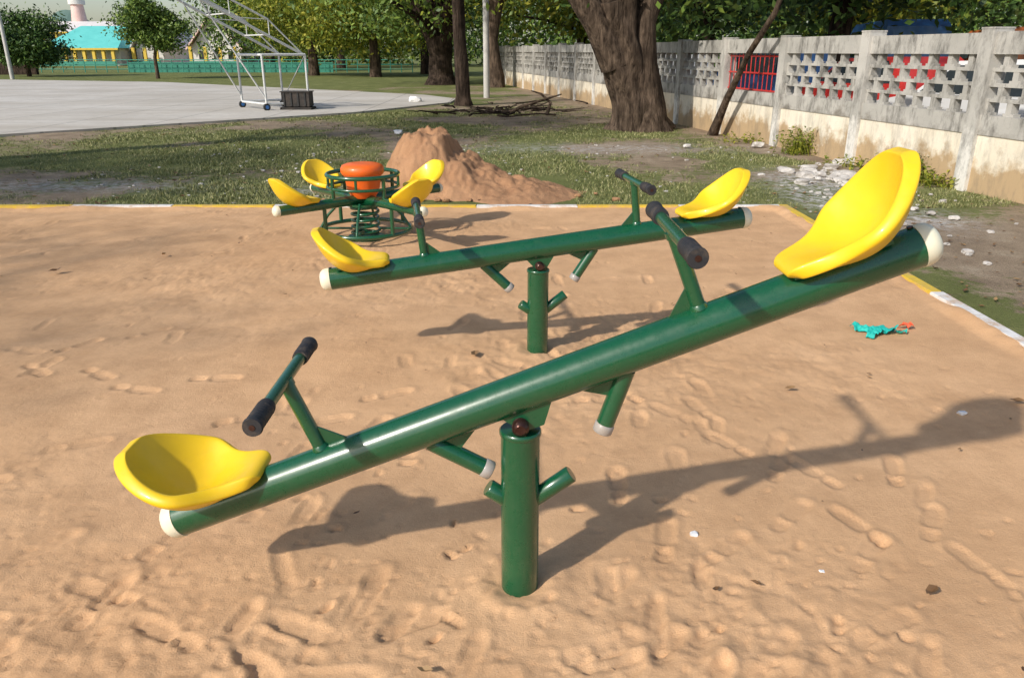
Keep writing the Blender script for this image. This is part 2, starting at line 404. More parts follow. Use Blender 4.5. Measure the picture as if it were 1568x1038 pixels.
# ---------------------------------------------------------------- seesaw
def seesaw(loc,yaw,tilt,hp=.65,hl=-.60,hr=.54):
    e=empty('seesaw',loc,yaw)
    mb=MB()
    mb.tube([(0,0,-.3),(0,0,hp-.128)],.057,'green',28)
    mb.tube([(0,0,hp-.131),(0,0,hp-.113)],.061,'green',28,bev=.004)
    mb.box((-.014,-.052,hp-.115),(.014,-.040,hp-.07),'green')
    mb.box((-.014,.040,hp-.115),(.014,.052,hp-.07),'green')
    mb.tube([(0,-.064,hp-.088),(0,-.056,hp-.088),(0,-.02,hp-.088)],[.014,.024,.024],'bolt',18)
    mb.tube([(0,-.02,hp-.088),(0,.056,hp-.088)],.02,'bolt',16)
    for sx in (-1,1):
        mb.tube([(sx*.02,0,hp-.36),(sx*(.095 if sx<0 else .150),0,hp-.36+(.055 if sx<0 else .10))],.026,'green',20,bev=.003)
    B=Matrix.Translation((0,0,hp))@Matrix.Rotation(-tilt,4,'Y')
    mb.M=B
    LE={-1:1.105,1:1.135}
    mb.tube([(-LE[-1],0,0),(LE[1],0,0)],.056,'green',40)
    for sx in (-1,1):
        pts=[];rr=[]
        for k in range(8):
            a=k/7*math.pi/2*.97; pts.append((sx*(LE[sx]+.042*math.sin(a)),0,0)); rr.append(.058*math.cos(a)**.6)
        mb.tube([(sx*(LE[sx]-.012),0,0)]+pts,[.058]+rr,'cream',28)
        mb.tube([(sx*(LE[sx]-.02),0,.0575),(sx*(LE[sx]-.02),0,.061)],.008,'bolt',10)
        en=(sx*.185,0,-.185)
        st_=(sx*.30,0,-.045)
        mb.tube([st_,en],.026,'green',20)
        d=(Vector(en)-Vector(st_)).normalized()
        mb.tube([Vector(en)-d*.008,Vector(en)+d*.022],.0285,'clear',20,bev=.003)
        mb.prism([(sx*.33,-.05),(sx*.15,-.05),(sx*.235,-.105)],'y',-.005,.005,'green')
        mb.box((sx*.84-.05,-.05,.05),(sx*.84+.05,.05,.064),'green')
        mb.box((sx*1.0-.05,-.05,.05),(sx*1.0+.05,.05,.060),'green')
    mb.prism([(-.075,-.045),(.075,-.045),(.03,-.105),(-.03,-.105)],'y',-.030,-.018,'green')
    mb.prism([(-.075,-.045),(.075,-.045),(.03,-.105),(-.03,-.105)],'y',.018,.030,'green')
    for s in (hl,hr):
        sg=1 if s>0 else -1
        mb.tube([(s,0,.04),(s,0,.28)],.0205,'green',20)
        mb.tube([(s,0,.052),(s,0,.060),(s,0,.066)],[.027,.025,.021],'green',20,cap=False)
        mb.prism([(s-sg*.015,.05),(s-sg*.085,.055),(s-sg*.018,.12)],'y',-.0035,.0035,'green')
        mb.tube([(s,-.19,.28),(s,.19,.28)],.0175,'green',20)
        for q in (-1,1):
            mb.tube([(s,q*.165,.28),(s,q*.172,.28),(s,q*.275,.28),(s,q*.285,.28)],[.0225,.0235,.0235,.0265],'black',22)
            mb.tube([(s,q*.285,.28),(s,q*.292,.28)],[.0265,.024],'black',22)
            mb.tube([(s,q*.291,.28),(s,q*.2935,.28)],.008,'bolt',10)
            for j in range(7): mb.tube([(s,q*(.182+j*.013)-.002,.28),(s,q*(.182+j*.013),.28),(s,q*(.182+j*.013)+.002,.28)],[.0233,.0246,.0233],'black',20,cap=False)
        mb.tube([(s,0,.262),(s,0,.28)],.024,'green',20)
    mb.obj('frame',e)
    seat('seat_high',e,B@Matrix.Translation((.768,0,.062)),(.97,.97,.93))
    seat('seat_low',e,B@Matrix.Rotation(math.pi,4,'Z')@Matrix.Translation((.775,0,.048)),(.91,1.06,1.0))
    return e
seesaw((.024,2.0,0),0,R(21.9))
seesaw((.14,4.02,-.075),R(8.5),R(6.5))

# ---------------------------------------------------------------- spring carousel
e=empty('spring_carousel',(-1.29,6.78,0),R(45-1))
mb=MB()
za=.345
coil=[(.125*math.cos(t)*(1-.12*math.sin(t/ (12*math.pi)*math.pi)),.125*math.sin(t),.03+.27*t/(10*math.pi)) for t in np.linspace(0,10*math.pi,120)]
mb.tube(coil,.013,'green',10)
mb.tube([(0,0,-.1),(0,0,.02)],.16,'green',28); mb.tube([(0,0,.295),(0,0,.315)],.16,'green',28)
def ring(r,z,t,mat='green',n=48):
    mb.tube([(r*math.cos(2*math.pi*k/n),r*math.sin(2*math.pi*k/n),z) for k in range(n)],t,mat,10,closed=True)
ring(.40,.085,.018); ring(.305,.56,.018); ring(.305,.46,.013)
for k in range(4):
    mb.M=Matrix.Rotation(k*math.pi/2,4,'Z')
    mb.tube([(.0,0,za),(.83,0,za)],.042,'green',24)
    pts=[(.83+.035*math.sin(a),0,za) for a in np.linspace(0,1.5,6)]; rr=[.045*math.cos(a)**.6 for a in np.linspace(0,1.5,6)]
    mb.tube([(.82,0,za)]+pts,[.045]+rr,'cream',20)
    mb.tube([(.40,.0,.085),(.40,0,za)],.017,'green',12)
    mb.tube([(.305,0,za),(.305,0,.56)],.016,'green',12)
    mb.M=Matrix.Rotation(k*math.pi/2+math.pi/4,4,'Z')
    mb.tube([(.305,0,.46),(.305,0,.56)],.012,'green',12)
    mb.tube([(.12,0,.085),(.40,0,.085)],.010,'green',10)
    mb.tube([(.40,0,.085),(.33,0,.2),(.2,0,.33)],.012,'green',12)
mb.M=Matrix.Identity(4)
mb.tube([(0,0,z) for z in (.36,.40,.44,.50,.545,.56,.58,.61,.635,.648,.655)],[.10,.125,.14,.15,.158,.175,.186,.186,.172,.14,.09],'orange',40)
mb.obj('frame',e)
for k in range(4):
    seat('seat_%d'%(k+1),e,Matrix.Rotation(k*math.pi/2,4,'Z')@Matrix.Translation((.455,0,za+.044)))

# ---------------------------------------------------------------- sand mound
xs2=np.arange(-2.6,1.6,.016); ys2=np.arange(8.22,11.4,.02)
X,Y=np.meshgrid(xs2,ys2,indexing='ij')
wx=X+.34*(fbm(X*2.6,Y*2.6,4,41)-.5); wy=Y+.34*(fbm(X*2.6,Y*2.6,4,45)-.5)
def cone(cx,cy,h,rx,ry,p=1.0,cl=9):
    r=np.hypot((wx-cx)/rx,(wy-cy)/ry); return np.minimum(h*np.clip(1-r,0,1)**p,cl)
Z=np.maximum.reduce([cone(-1.00,9.5,.95,.58,.9,.8,.64+.12*(fbm(X*5,Y*5,2,71)-.3)),cone(-.72,9.4,.60,.62,.85,.8,.47),cone(-.40,9.3,.34,.75,.85,.8,.30),cone(.0,9.1,.24,.95,.85,.9,.2),cone(-1.2,9.3,.35,.75,.75,.9)])
Z=Z+.10*(fbm(X*6,Y*6,4,51,.6)-.47)*np.clip(Z*6,0,1)+.035*(1-np.abs(2*fbm(X*9,Y*9,3,55)-1)*2)*np.clip(Z*3,0,1)
Z=Z-.045
meshobj('sand_mound',np.stack([X,Y,Z],-1).reshape(-1,3),gridfaces(len(xs2),len(ys2)),'mound',smooth=True)

# ---------------------------------------------------------------- concrete court
mb=MB()
poly=[(-25,0),(-9.9,15.5),(-4.2,21.3),(-1.96,25.6),(-1.9,27.6),(-3.2,30.1),(-18.3,42.9),(-29.3,46.8),(-70,52),(-70,0)]
mb.prism(poly,'z',-.1,.045,'court')
mb.obj('concrete_court',fixn=True)

# ---------------------------------------------------------------- perimeter wall
SP=2.25*math.sqrt(1+.18**2)
wd=Vector((-.18,1,0)).normalized()
mb=MB(); NP=18
wr=random.Random(4)
for i in range(NP):
    x0=i*SP; x1=x0+SP
    lo,hi=x0+.10,x1-.10
    mb.box((lo,-.07,-.1),(hi,.07,.65),'wcream')
    mb.box((lo,-.085,.65),(hi,.085,.87),'wgrey')
    zt=1.76+wr.uniform(-.012,.008)
    mb.box((lo,-.08,1.52),(hi,.08,zt),'wgrey')
    ct=1.79+wr.uniform(-.02,.02)
    mb.box((x0-.10,-.13,-.1),(x0+.10,.12,ct),'wcol')
    mb.box((x0-.105,-.135,ct),(x0+.105,.125,ct+.02),'wgrey')
    if i==4: continue
    nc=6; cw=(hi-lo)/nc; rh=.65/4
    for r in range(5):
        z=.87+r*rh
        if r>0 and r<4: mb.box((lo,-.05,z-.02),(hi,.05,z+.02),'wgrey')
    for r in range(4):
        z0=.87+r*rh+(.02 if r>0 else 0); z1=.87+(r+1)*rh-(.02 if r<3 else 0)
        off=cw/2 if r%2 else 0
        for c in range(nc+1):
            xc=lo+c*cw+off
            a,b_=max(lo,xc-.04),min(hi,xc+.04)
            if b_-a>.01:
                mb.box((a,-.047,z0),(b_,.047,z1),'wgrey')
            a,b_=max(lo,xc-.08),min(hi,xc+.08)
            if b_-a>.02: mb.box((a,-.044,z0),(b_,.044,z0+.03),'wgrey')
W=mb.obj('breeze_block_wall')
W.matrix_basis=Matrix.Translation((wallx(4.85),4.85,0))@Matrix.Rotation(math.atan2(wd.y,wd.x),4,'Z')
mb=MB()
x0=4*SP+.1; x1=5*SP-.1
for z in (.89,1.18,1.47): mb.tube([(x0,0,z),(x1,0,z)],.018,'redp',8)
for k in range(13):
    x=x0+.03+(x1-x0-.06)*k/12; mb.tube([(x,0,.87),(x,0,1.51)],.010,'redp',8)
G=mb.obj('red_grille'); G.matrix_basis=W.matrix_basis.copy()

# ---------------------------------------------------------------- trees
def leafcloud(name,C,size,mat,parent=None,asp=.45):
    n=len(C); u=rng.normal(size=(n,3)); u/=np.linalg.norm(u,axis=1)[:,None]
    w=rng.normal(size=(n,3)); v=np.cross(u,w); v/=np.linalg.norm(v,axis=1)[:,None]
    s=(size*rng.uniform(.6,1.35,n))[:,None]
    V=np.stack([C-u*s*.5,C+v*s*asp*.5,C+u*s*.5,C-v*s*asp*.5],1).reshape(-1,3)
    F=np.arange(n*4).reshape(-1,4)
    return meshobj(name,V,F,mat,parent)
def clumps(c,r,nc,seed,zmin=None,shell=.35):
    g=np.random.default_rng(seed); d=g.normal(size=(nc,3)); d/=np.linalg.norm(d,axis=1)[:,None]
    rad=(shell+(1-shell)*g.random(nc))[:,None]
    P=np.array(c)+d*rad*np.array(r)
    if zmin is not None: P[:,2]=np.maximum(P[:,2],zmin+g.random(nc)*.6)
    return P
def tree(name,trunk,radii,cc,cr,nc,nl,ls,mat,seed,bark='bark',cs=.22,zmin=None,limbs=7,rough=.12,extra=None,seg=18):
    g=np.random.default_rng(seed+100)
    e=empty(name,(trunk[0][0],trunk[0][1],0)); off=Vector((trunk[0][0],trunk[0][1],0))
    mb=MB(); mb.M=Matrix.Translation(-off)
    T=[Vector(p) for p in trunk]
    pts=[];rr=[]
    for i in range(len(T)-1):
        k=6
        for j in range(k): t=j/k; pts.append(T[i].lerp(T[i+1],t)); rr.append(radii[i]*(1-t)+radii[i+1]*t)
    pts.append(T[-1]); rr.append(radii[-1])
    mb.tube(pts,rr,bark,seg,rough=rough,seed=seed)
    P=clumps(cc,cr,nc,seed,zmin)
    top=T[-1]
    for k in range(limbs):
        q=Vector(P[k]); st=top if k%2 else pts[-3]
        mid=st.lerp(q,.5)+Vector((g.normal(0,.2),g.normal(0,.2),g.uniform(.1,.5)))
        q1=st.lerp(mid,.5)+Vector((g.normal(0,.08),g.normal(0,.08),.1))
        r0=radii[-1]*.6
        mb.tube([st,q1,mid,mid.lerp(q,.5)+Vector((g.normal(0,.1),0,0)),q],[r0,r0*.75,r0*.5,r0*.3,r0*.12],bark,8,rough=.1)
    if extra:
        for (pp,pr) in extra: mb.tube(pp,pr,bark,14,rough=rough,seed=seed+3)
    mb.obj('trunk',e)
    w=g.uniform(.5,1.5,nc); w/=w.sum()
    idx=g.choice(nc,nl,p=w)
    sp=cs*np.array(cr)*g.uniform(.6,1.3,(nc,1))
    C=P[idx]+g.normal(size=(nl,3))*sp[idx]*np.array([1,1,.75])
    C=C[C[:,2]>(zmin if zmin is not None else .3)-.15]
    C-=np.array(off)
    leafcloud('foliage',C,ls,mat,e)
    return e
tree('large_tree',[(2.70,16.9,-.1),(2.64,16.85,.25),(2.45,16.75,.9),(2.12,16.6,1.8),(1.98,16.5,2.5)],[.72,.55,.42,.38,.44],
     (2.8,17.3,6.0),(5.5,4.6,3.4),60,17000,.19,'leaf',1,limbs=10,zmin=2.35,rough=.2,seg=40,
     extra=[([(2.84,16.72,-.1),(2.82,16.7,.5),(2.62,16.65,1.3),(2.6,16.65,2.1),(2.9,16.7,3.0),(3.6,17,4.6)],[.5,.34,.30,.27,.24,.15]),
            ([(2.1,16.6,1.3),(1.7,16.45,2.1),(.6,16.4,3.6),(-.6,16.2,4.8)],[.34,.28,.22,.1])])
tree('slim_tree',[(-1.47,24.6,-.1),(-1.47,24.6,.3),(-1.55,24.5,2),(-1.6,24.4,4.5)],[.32,.22,.19,.17],(-1.3,24.8,6.8),(4.2,4,3),40,8000,.2,'leaf',2,'bark_dark',zmin=2.8)
tree('shade_tree',[(-.75,37.5,-.1),(-.7,37.5,.4),(-.95,37.5,2),(-.6,37.4,4.2)],[.5,.35,.3,.26],(-.3,38,6.0),(5,5,3.4),50,10000,.26,'leaf_y',3,'bark',zmin=2.7)
tree('forked_tree',[(-3.5,40.6,-.1),(-3.5,40.6,.5),(-3.5,40.5,1.5),(-3.6,40.4,2.3)],[.85,.6,.55,.6],(-4,41,6.0),(6.5,5,4),70,14000,.27,'leaf',4,'bark_dark',zmin=2.2,
     extra=[([(-3.6,40.4,1.8),(-4.4,40.4,3.2),(-5.0,40.2,5)],[.42,.34,.2]),([(-3.4,40.4,1.8),(-2.9,40.3,3.4),(-2.6,40.4,5.4)],[.42,.34,.2])])
tree('yellow_green_tree',[(-8.8,53,-.1),(-8.8,53,1.6),(-9,53,3.4)],[.4,.28,.24],(-9,53,4.2),(4.6,4,3.1),45,12000,.28,'leaf_y',5,zmin=.9)
tree('yellow_green_tree',[(-13.5,56,-.1),(-13.5,56,1.6),(-13.2,56,3.4)],[.4,.28,.24],(-13.5,56,4.4),(4.0,4,3.4),45,12000,.28,'leaf_y',6,zmin=1.3)
tree('yellow_green_tree',[(-6.3,60,-.1),(-6.3,60,2),(-6.5,60,3.4)],[.4,.3,.26],(-6,60,5),(4,4,3.2),40,8000,.3,'leaf',16,'bark_dark',zmin=1.7)
tree('leafy_tree',[(-20.5,70,-.1),(-20.5,70,2),(-20.3,70,4)],[.45,.3,.26],(-20.5,70,4.8),(6,5,4.2),55,13000,.34,'leaf',7,zmin=1.0)
tree('leafy_tree',[(-17,82,-.1),(-17,82,2),(-17,82,4)],[.45,.3,.26],(-18,82,6),(7,5,5),55,10000,.4,'leaf_y',8,zmin=1.2)
tree('small_round_tree',[(-21.4,49.5,-.1),(-21.4,49.5,1.2),(-21.2,49.5,2.2)],[.13,.10,.08],(-21.3,49.5,3.05),(1.9,1.8,1.35),34,15000,.2,'leaf',9,zmin=1.45,limbs=6)
tree('small_round_tree',[(-31.8,54,-.1),(-31.8,54,1.2),(-31.8,54,2.0)],[.15,.12,.1],(-31.6,54,2.4),(2.4,2.2,1.6),36,18000,.22,'leaf_d',10,zmin=.6,limbs=6)
tree('leaning_tree',[(3.95,15.8,-.05),(4.02,15.2,.7),(4.12,14.4,1.5),(4.26,13.6,2.15),(4.4,13.2,3.0)],[.11,.065,.05,.045,.04],(4.7,13.4,4.4),(1.6,1.5,1.1),14,1600,.17,'leaf',12,'bark',zmin=3,limbs=5,seg=12)
for i,(x,y,r,mt,zm) in enumerate([(8.6,22,4.2,'leaf_d',2.0),(14,19.5,4.2,'leaf_d',2.2),(7.5,32,5,'leaf_d',1.6),(19.5,26,5,'leaf',2.0),(14,36,6,'leaf_y',2.0),(25,34,6,'leaf_d',1.8),(3.8,46,5,'leaf_y',1.6),(20,46,7,'leaf',1.4),(9,54,7,'leaf_d',1.2)]):
    tree('roadside_tree',[(x,y,-.1),(x,y,1.2),(x+.1,y,3.2)],[.4,.28,.24],(x,y,4.8),(r,r*.9,3.0),50,8000,.22+.0036*y,mt,20+i,'bark_dark',zmin=zm)
tree('shade_tree',[(-12.6,4.4,-.1),(-12.5,4.5,2),(-12.4,4.6,4)],[.3,.22,.2],(-12.6,4.9,6.2),(3.0,2.4,1.6),26,5000,.2,'leaf_d',40)
tree('shade_tree',[(-9.6,10.4,-.1),(-9.5,10.6,2.5),(-9.3,10.8,4.6)],[.3,.24,.2],(-8.6,10.9,7.4),(3.6,3.6,1.8),30,7000,.2,'leaf_d',41)
tree('sparse_tree',[(-9.9,-1.2,-.1),(-9.8,-1.0,2),(-9.6,-.7,3.4)],[.18,.15,.14],(-9.9,-.1,4.9),(2.6,2.6,1.3),26,1500,.15,'leaf_d',42,limbs=26)
P=[]
g=np.random.default_rng(5)
for x in np.arange(-28,75,2.2):
    yb=95+g.uniform(-8,8)- (20 if x>12 else 0)
    h=g.uniform(6,9)
    for k in range(10):
        c=np.array([x+g.normal(0,1.5),yb+g.normal(0,2),g.uniform(.8,h)])
        P.append(c+g.normal(size=(90,3))*np.array([1.2,1.2,.9]))
for x in np.arange(-90,-28,2.2):
    yb=125; h=g.uniform(2.2,3.4)
    for k in range(4):
        c=np.array([x*1.0+g.normal(0,1.5),yb+g.normal(0,2),g.uniform(.3,h)])
        P.append(c+g.normal(size=(70,3))*np.array([1.2,1.2,.7]))
P=np.concatenate(P); P=P[P[:,2]>0]
leafcloud('distant_trees',P,.66,'leaf')
P=[]
for k in range(260):
    x=g.uniform(7,45); y=g.uniform(38,60)
    c=np.array([x,y,g.uniform(.3,2.4)]); P.append(c+g.normal(size=(60,3))*np.array([1.,1.,.6]))
P=np.concatenate(P); P=P[P[:,2]>0]
leafcloud('hedge',P,.36,'leaf_d')

# weeds beside the wall
def weeds(cx,cy,n,h,sp):
    V=[];F=[]
    for k in range(n):
        a=random.uniform(0,6.28); bx=cx+random.gauss(0,sp); by=cy+random.gauss(0,sp)
        hh=h*random.uniform(.4,1); ln=hh*random.uniform(.2,.7)
        nseg=random.randint(3,6)
        for j in range(nseg):
            t=(j+.5)/nseg; px=bx+math.cos(a)*ln*t*t; py=by+math.sin(a)*ln*t*t; pz=hh*t
            b=random.uniform(0,6.28); l=random.uniform(.04,.09); w=l*.3
            ux,uy=math.cos(b)*l,math.sin(b)*l; sx,sy=-math.sin(b)*w,math.cos(b)*w
            o=len(V); V+=[(px,py,pz),(px+ux*.5+sx,py+uy*.5+sy,pz+.02),(px+ux,py+uy,pz+random.uniform(-.03,.04)),(px+ux*.5-sx,py+uy*.5-sy,pz+.02)]
            F+=[[o,o+1,o+2,o+3]]
        o=len(V); V+=[(bx-.004,by,0),(bx+.004,by,0),(bx+math.cos(a)*ln,by+math.sin(a)*ln,hh)]; F+=[[o,o+1,o+2]]
    return V,F
for (cx,cy,n,h,sp) in [(4.62,12.8,110,.45,.15),(5.1,10.1,100,.36,.16),(4.85,11.2,30,.16,.2),(5.15,9.6,40,.2,.15),(4.2,14.4,30,.2,.2)]:
    V,F=weeds(cx,cy,n,h,sp); meshobj('weed_plant',V,F,'leaf_y')

# grass blades
N=260000
bx=rng.uniform(-13,5.6,N); by=8.22+ (24-8.22)*rng.random(N)**1.5
mk=grassmask(bx,by)+(fbm(bx*6,by*6,3,61)-.5)*2.0
ok=(mk>.58)&(bx<wallx(by)-.1)&(by<15.3+(bx+9.9)*1.02)&~((bx>-1.6)&(bx<.7)&(by<10.3))&(rng.random(N)<.85)&(gravel(bx,by)<.35)
ok&=~((bx<SX+.1)&(by<SY+.1))
bx=bx[ok];by=by[ok];n=len(bx)
hz=rng.uniform(.012,.042,n); an=rng.uniform(0,6.28,n); w=.003+.0005*by; le=rng.uniform(-.035,.035,(n,2))
V=np.stack([np.stack([bx-np.cos(an)*w,by-np.sin(an)*w,np.full(n,-.01)],-1),np.stack([bx+np.cos(an)*w,by+np.sin(an)*w,np.full(n,-.01)],-1),np.stack([bx+le[:,0],by+le[:,1],hz],-1)],1).reshape(-1,3)
meshobj('grass',V,np.arange(n*3).reshape(-1,3),'blade')

# fallen leaves
V=[];F=[]
def leaf(x,y,z,s,a):
    o=len(V); c,sn=math.cos(a),math.sin(a)
    for (u,v,h) in [(-1,0,.15),(-.3,.42,.3),(.4,.36,.25),(1,0,.45),(.4,-.36,.2),(-.3,-.42,.3),(0,0,.02)]:
        V.append((x+(u*c-v*sn)*s,y+(u*sn+v*c)*s,z+h*s*random.uniform(.6,1.4)))
    for k in range(6): F.append([o+k,o+(k+1)%6,o+6])
for (x,y,s) in [(1.27,1.94,.035),(-.20,3.9,.05),(-.23,1.62,.022),(2.36,3.3,.04),(1.35,3.45,.03),(.75,1.98,.02),(-3.4,5.6,.05),(-2.8,6.1,.04),(.62,1.95,.018),(2.3,5.6,.03)]:
    leaf(x,y,.018,s,random.uniform(0,6))
for k in range(90): leaf(random.uniform(-5,2.7),random.uniform(1.2,8),.012,random.uniform(.005,.018),random.uniform(0,6))
for k in range(420):
    x,y=random.uniform(-9,5),random.uniform(8.3,24)
    if x<wallx(y)-.1 and y<15+(x+9.9): leaf(x,y,.012,random.uniform(.02,.05),random.uniform(0,6))
for k in range(220):
    x,y=random.gauss(3.7,.6),random.uniform(3,9)
    if x>SX+.12: leaf(x,y,.012,random.uniform(.015,.04),random.uniform(0,6))
meshobj('fallen_leaves',V,F,'dead')

# rubble
def rocks(name,lst,mat):
    import bmesh
    bm=bmesh.new()
    for (x,y,z,s,sd) in lst:
        r=bmesh.ops.create_icosphere(bm,subdivisions=2,radius=1)
        for v in r['verts']:
            p=v.co.copy(); p=Vector([max(-.72,min(.72,c)) for c in p]); k=1+.45*mn.noise(p*1.3+Vector((sd,sd*2,0)))
            v.co=Vector((x+p.x*s*k*1.2,y+p.y*s*k,z+p.z*s*k*.6))
    me=bpy.data.meshes.new(name); bm.to_mesh(me); bm.free(); me.materials.append(M[mat])
    o=bpy.data.objects.new(name,me); sc.collection.objects.link(o)
L=[]
for k in range(34):
    L.append((random.gauss(4.25,.35),random.gauss(10.2,.35),.03,random.uniform(.04,.12),k*1.7))
for k in range(60): L.append((random.gauss(3.9,.45),random.gauss(8.6,1.0),.012,random.uniform(.012,.05),k*1.3))
L.append((4.2,13.6,.06,.10,91)); L.append((3.0,13.6,.04,.07,92))
L=[q for q in L if q[0]>SX+.15]
rocks('rubble_pile',L,'rubble')
L=[(random.uniform(-5.5,5),random.uniform(8.4,14),.005,random.uniform(.01,.03),k*2.3) for k in range(160)]
rocks('scattered_stones',[q for q in L if not (-1.6<q[0]<.7 and q[1]<10.3)],'rubble')
L=[(random.gauss(-.6,.8),8.5+abs(random.gauss(0,.5)),.02,random.uniform(.012,.05),k*3.1) for k in range(70)]
rocks('sand_clods',L,'mound')

# cloth scrap
def cloth(name,cx,cy,L,W,mat,seed,ang,parent=None):
    nx,ny=46,22; V=[]
    for i in range(nx):
        for j in range(ny):
            u=(i/(nx-1)-.5)*L; v=(j/(ny-1)-.5)*W*(1+.7*mn.noise(Vector((u*14,seed,0))))
            v+=.05*mn.noise(Vector((u*9,seed+5,v*3)))
            z=.022+.03*mn.noise(Vector((u*22,v*22,seed)))+.018*mn.noise(Vector((u*55,v*55,seed)))
            V.append((cx+u*math.cos(ang)-v*math.sin(ang),cy+u*math.sin(ang)+v*math.cos(ang),max(z,.004)))
    return meshobj(name,V,gridfaces(nx,ny),mat,parent,True)
e=empty('teal_cloth_scrap')
cloth('teal_part',2.14,4.33,.24,.08,'cloth',1.3,.05,e); cloth('teal_tail',2.10,4.24,.14,.05,'cloth',5.1,.9,e); cloth('teal_end',2.24,4.27,.12,.045,'cloth',8.1,-.5,e)
cloth('red_part',2.345,4.35,.07,.05,'clothr',2.7,.4,e)
L=[(.62,2.25,.01,.016,3),(-3.1,26,.1,.22,5),(-2.25,15.8,.06,.09,8),(.98,2.05,.008,.01,9),(2.05,3.2,.008,.02,19)]
rocks('litter',L,'paper')

# fallen branches
mb=MB()
for k in range(50):
    x,y=random.gauss(-.1,.9),random.gauss(21.8,1.1); a=random.uniform(0,6.28); l=random.uniform(.3,1.5); up=random.uniform(0,.12)
    p=[];
    for t in (0,.25,.5,.75,1): 
        a+=random.uniform(-.35,.35); p.append(Vector((x+math.cos(a)*l*t,y+math.sin(a)*l*t,.03+up*t+random.uniform(0,.05))))
    mb.tube(p,[.028,.022,.018,.012,.005],'bark_dark',6)
for (p) in ([(.9,20.8,.02),(1.0,21,.3),(.75,21.1,.52),(.5,21,.6)],[(-.1,21.3,.02),(.3,21.1,.22),(.9,21,.4),(1.3,21.3,.5)]):
    mb.tube(p,[.05,.04,.03,.015],'bark',8)
mb.obj('fallen_branches')

# ---------------------------------------------------------------- poles
mb=MB(); mb.tube([(-.9,28.9,-.2),(-.9,28.9,4),(-.9,28.9,9)],[.11,.10,.08],'concrete_pole',16); mb.box((-1.8,28.84,8.3),(.0,28.96,8.42),'concrete_pole'); mb.obj('utility_pole')
mb=MB(); mb.tube([(-29.6,48.5,-.1),(-29.6,48.5,3),(-29.6,48.5,7)],[.12,.1,.07],'concrete_pole',12); mb.tube([(-29.6,48.5,7),(-29.2,48.5,7.4),(-28.2,48.5,7.5)],.05,'concrete_pole',8); mb.box((-28.3,48.4,7.42),(-27.6,48.6,7.52),'white'); mb.obj('street_lamp')

# ---------------------------------------------------------------- basketball stand
e=empty('basketball_stand',(-6.72,23.0,.045)); 
ang=math.atan2(-.64,-.77); e.rotation_euler=(0,0,ang)
mb=MB(); hw=.85; hl=.62; t=.033; TH=1.42
for sy in (-1,1):
    mb.tube([(-hl,sy*hw,.16),(hl,sy*hw,.16)],t,'white',8)
    for sx in (-1,1):
        mb.tube([(sx*hl,sy*hw,.14),(sx*hl,sy*hw,TH)],t,'white',8)
        mb.tube([(sx*hl,sy*hw-.035,.085),(sx*hl,sy*hw+.035,.085)],.095,'tyre',16); mb.tube([(sx*hl,sy*hw-.04,.085),(sx*hl,sy*hw+.04,.085)],.05,'bluep',10)
    mb.tube([(-hl,sy*hw,TH),(hl,sy*hw,TH)],t,'white',8)
for sx in (-1,1):
    mb.tube([(sx*hl,-hw,.16),(sx*hl,hw,.16)],t,'white',8); mb.tube([(sx*hl,-hw,TH),(sx*hl,hw,TH)],t,'white',8)
mb.tube([(-hl,-hw,.16),(-hl,hw,TH)],.014,'white',6)
def bp(d,y,up): return (d,y*(1-.10*max(0,d)/3),TH+up+.50*(d+hl))
for y in (-hw*.9,hw*.9):
    mb.tube([bp(-hl,y,0),bp(4.6,y,0)],.035,'white',8); mb.tube([bp(.3,y,.42),bp(4.6,y,.35)],.026,'white',8)
    mb.tube([bp(-hl,y,0),bp(.3,y,.42)],.02,'white',6)
    for k in range(5):
        d=.3+k*1.0; mb.tube([bp(d,y,0),bp(d,y,.42)],.014,'white',6); mb.tube([bp(d,y,.42),bp(d+.9,y,0)],.012,'white',6)
for k in range(6):
    d=-hl+k*1.0; mb.tube([bp(d,-hw*.9,0),bp(d,hw*.9,0)],.02,'white',6)
mb.tube([(hl,-hw,.3),bp(2.0,-hw*.8,0)],.022,'white',8)
mb.tube([(hl,hw,.3),bp(2.0,hw*.8,0)],.022,'white',8)
mb.box((4.7,-.9,3.5),(4.74,.9,4.6),'whitep'); mb.tube([(4.95+.23*math.cos(a),.23*math.sin(a),3.7) for a in np.linspace(0,6.0,24)],.012,'orangep',8)
mb.obj('frame',e)
mb=MB(); mb.M=Matrix.Rotation(-ang,4,'Z')
mb.box((.4,-.75,.08),(1.15,-.25,.45),'ironbox'); mb.box((.35,-.8,.0),(1.2,-.2,.06),'ironbox'); mb.box((.37,-.78,.453),(1.18,-.22,.48),'ironbox')
for k in range(4): mb.box((.45+k*.19,-.775,.1),(.49+k*.19,-.752,.44),'tyre')
mb.obj('counterweight',e)

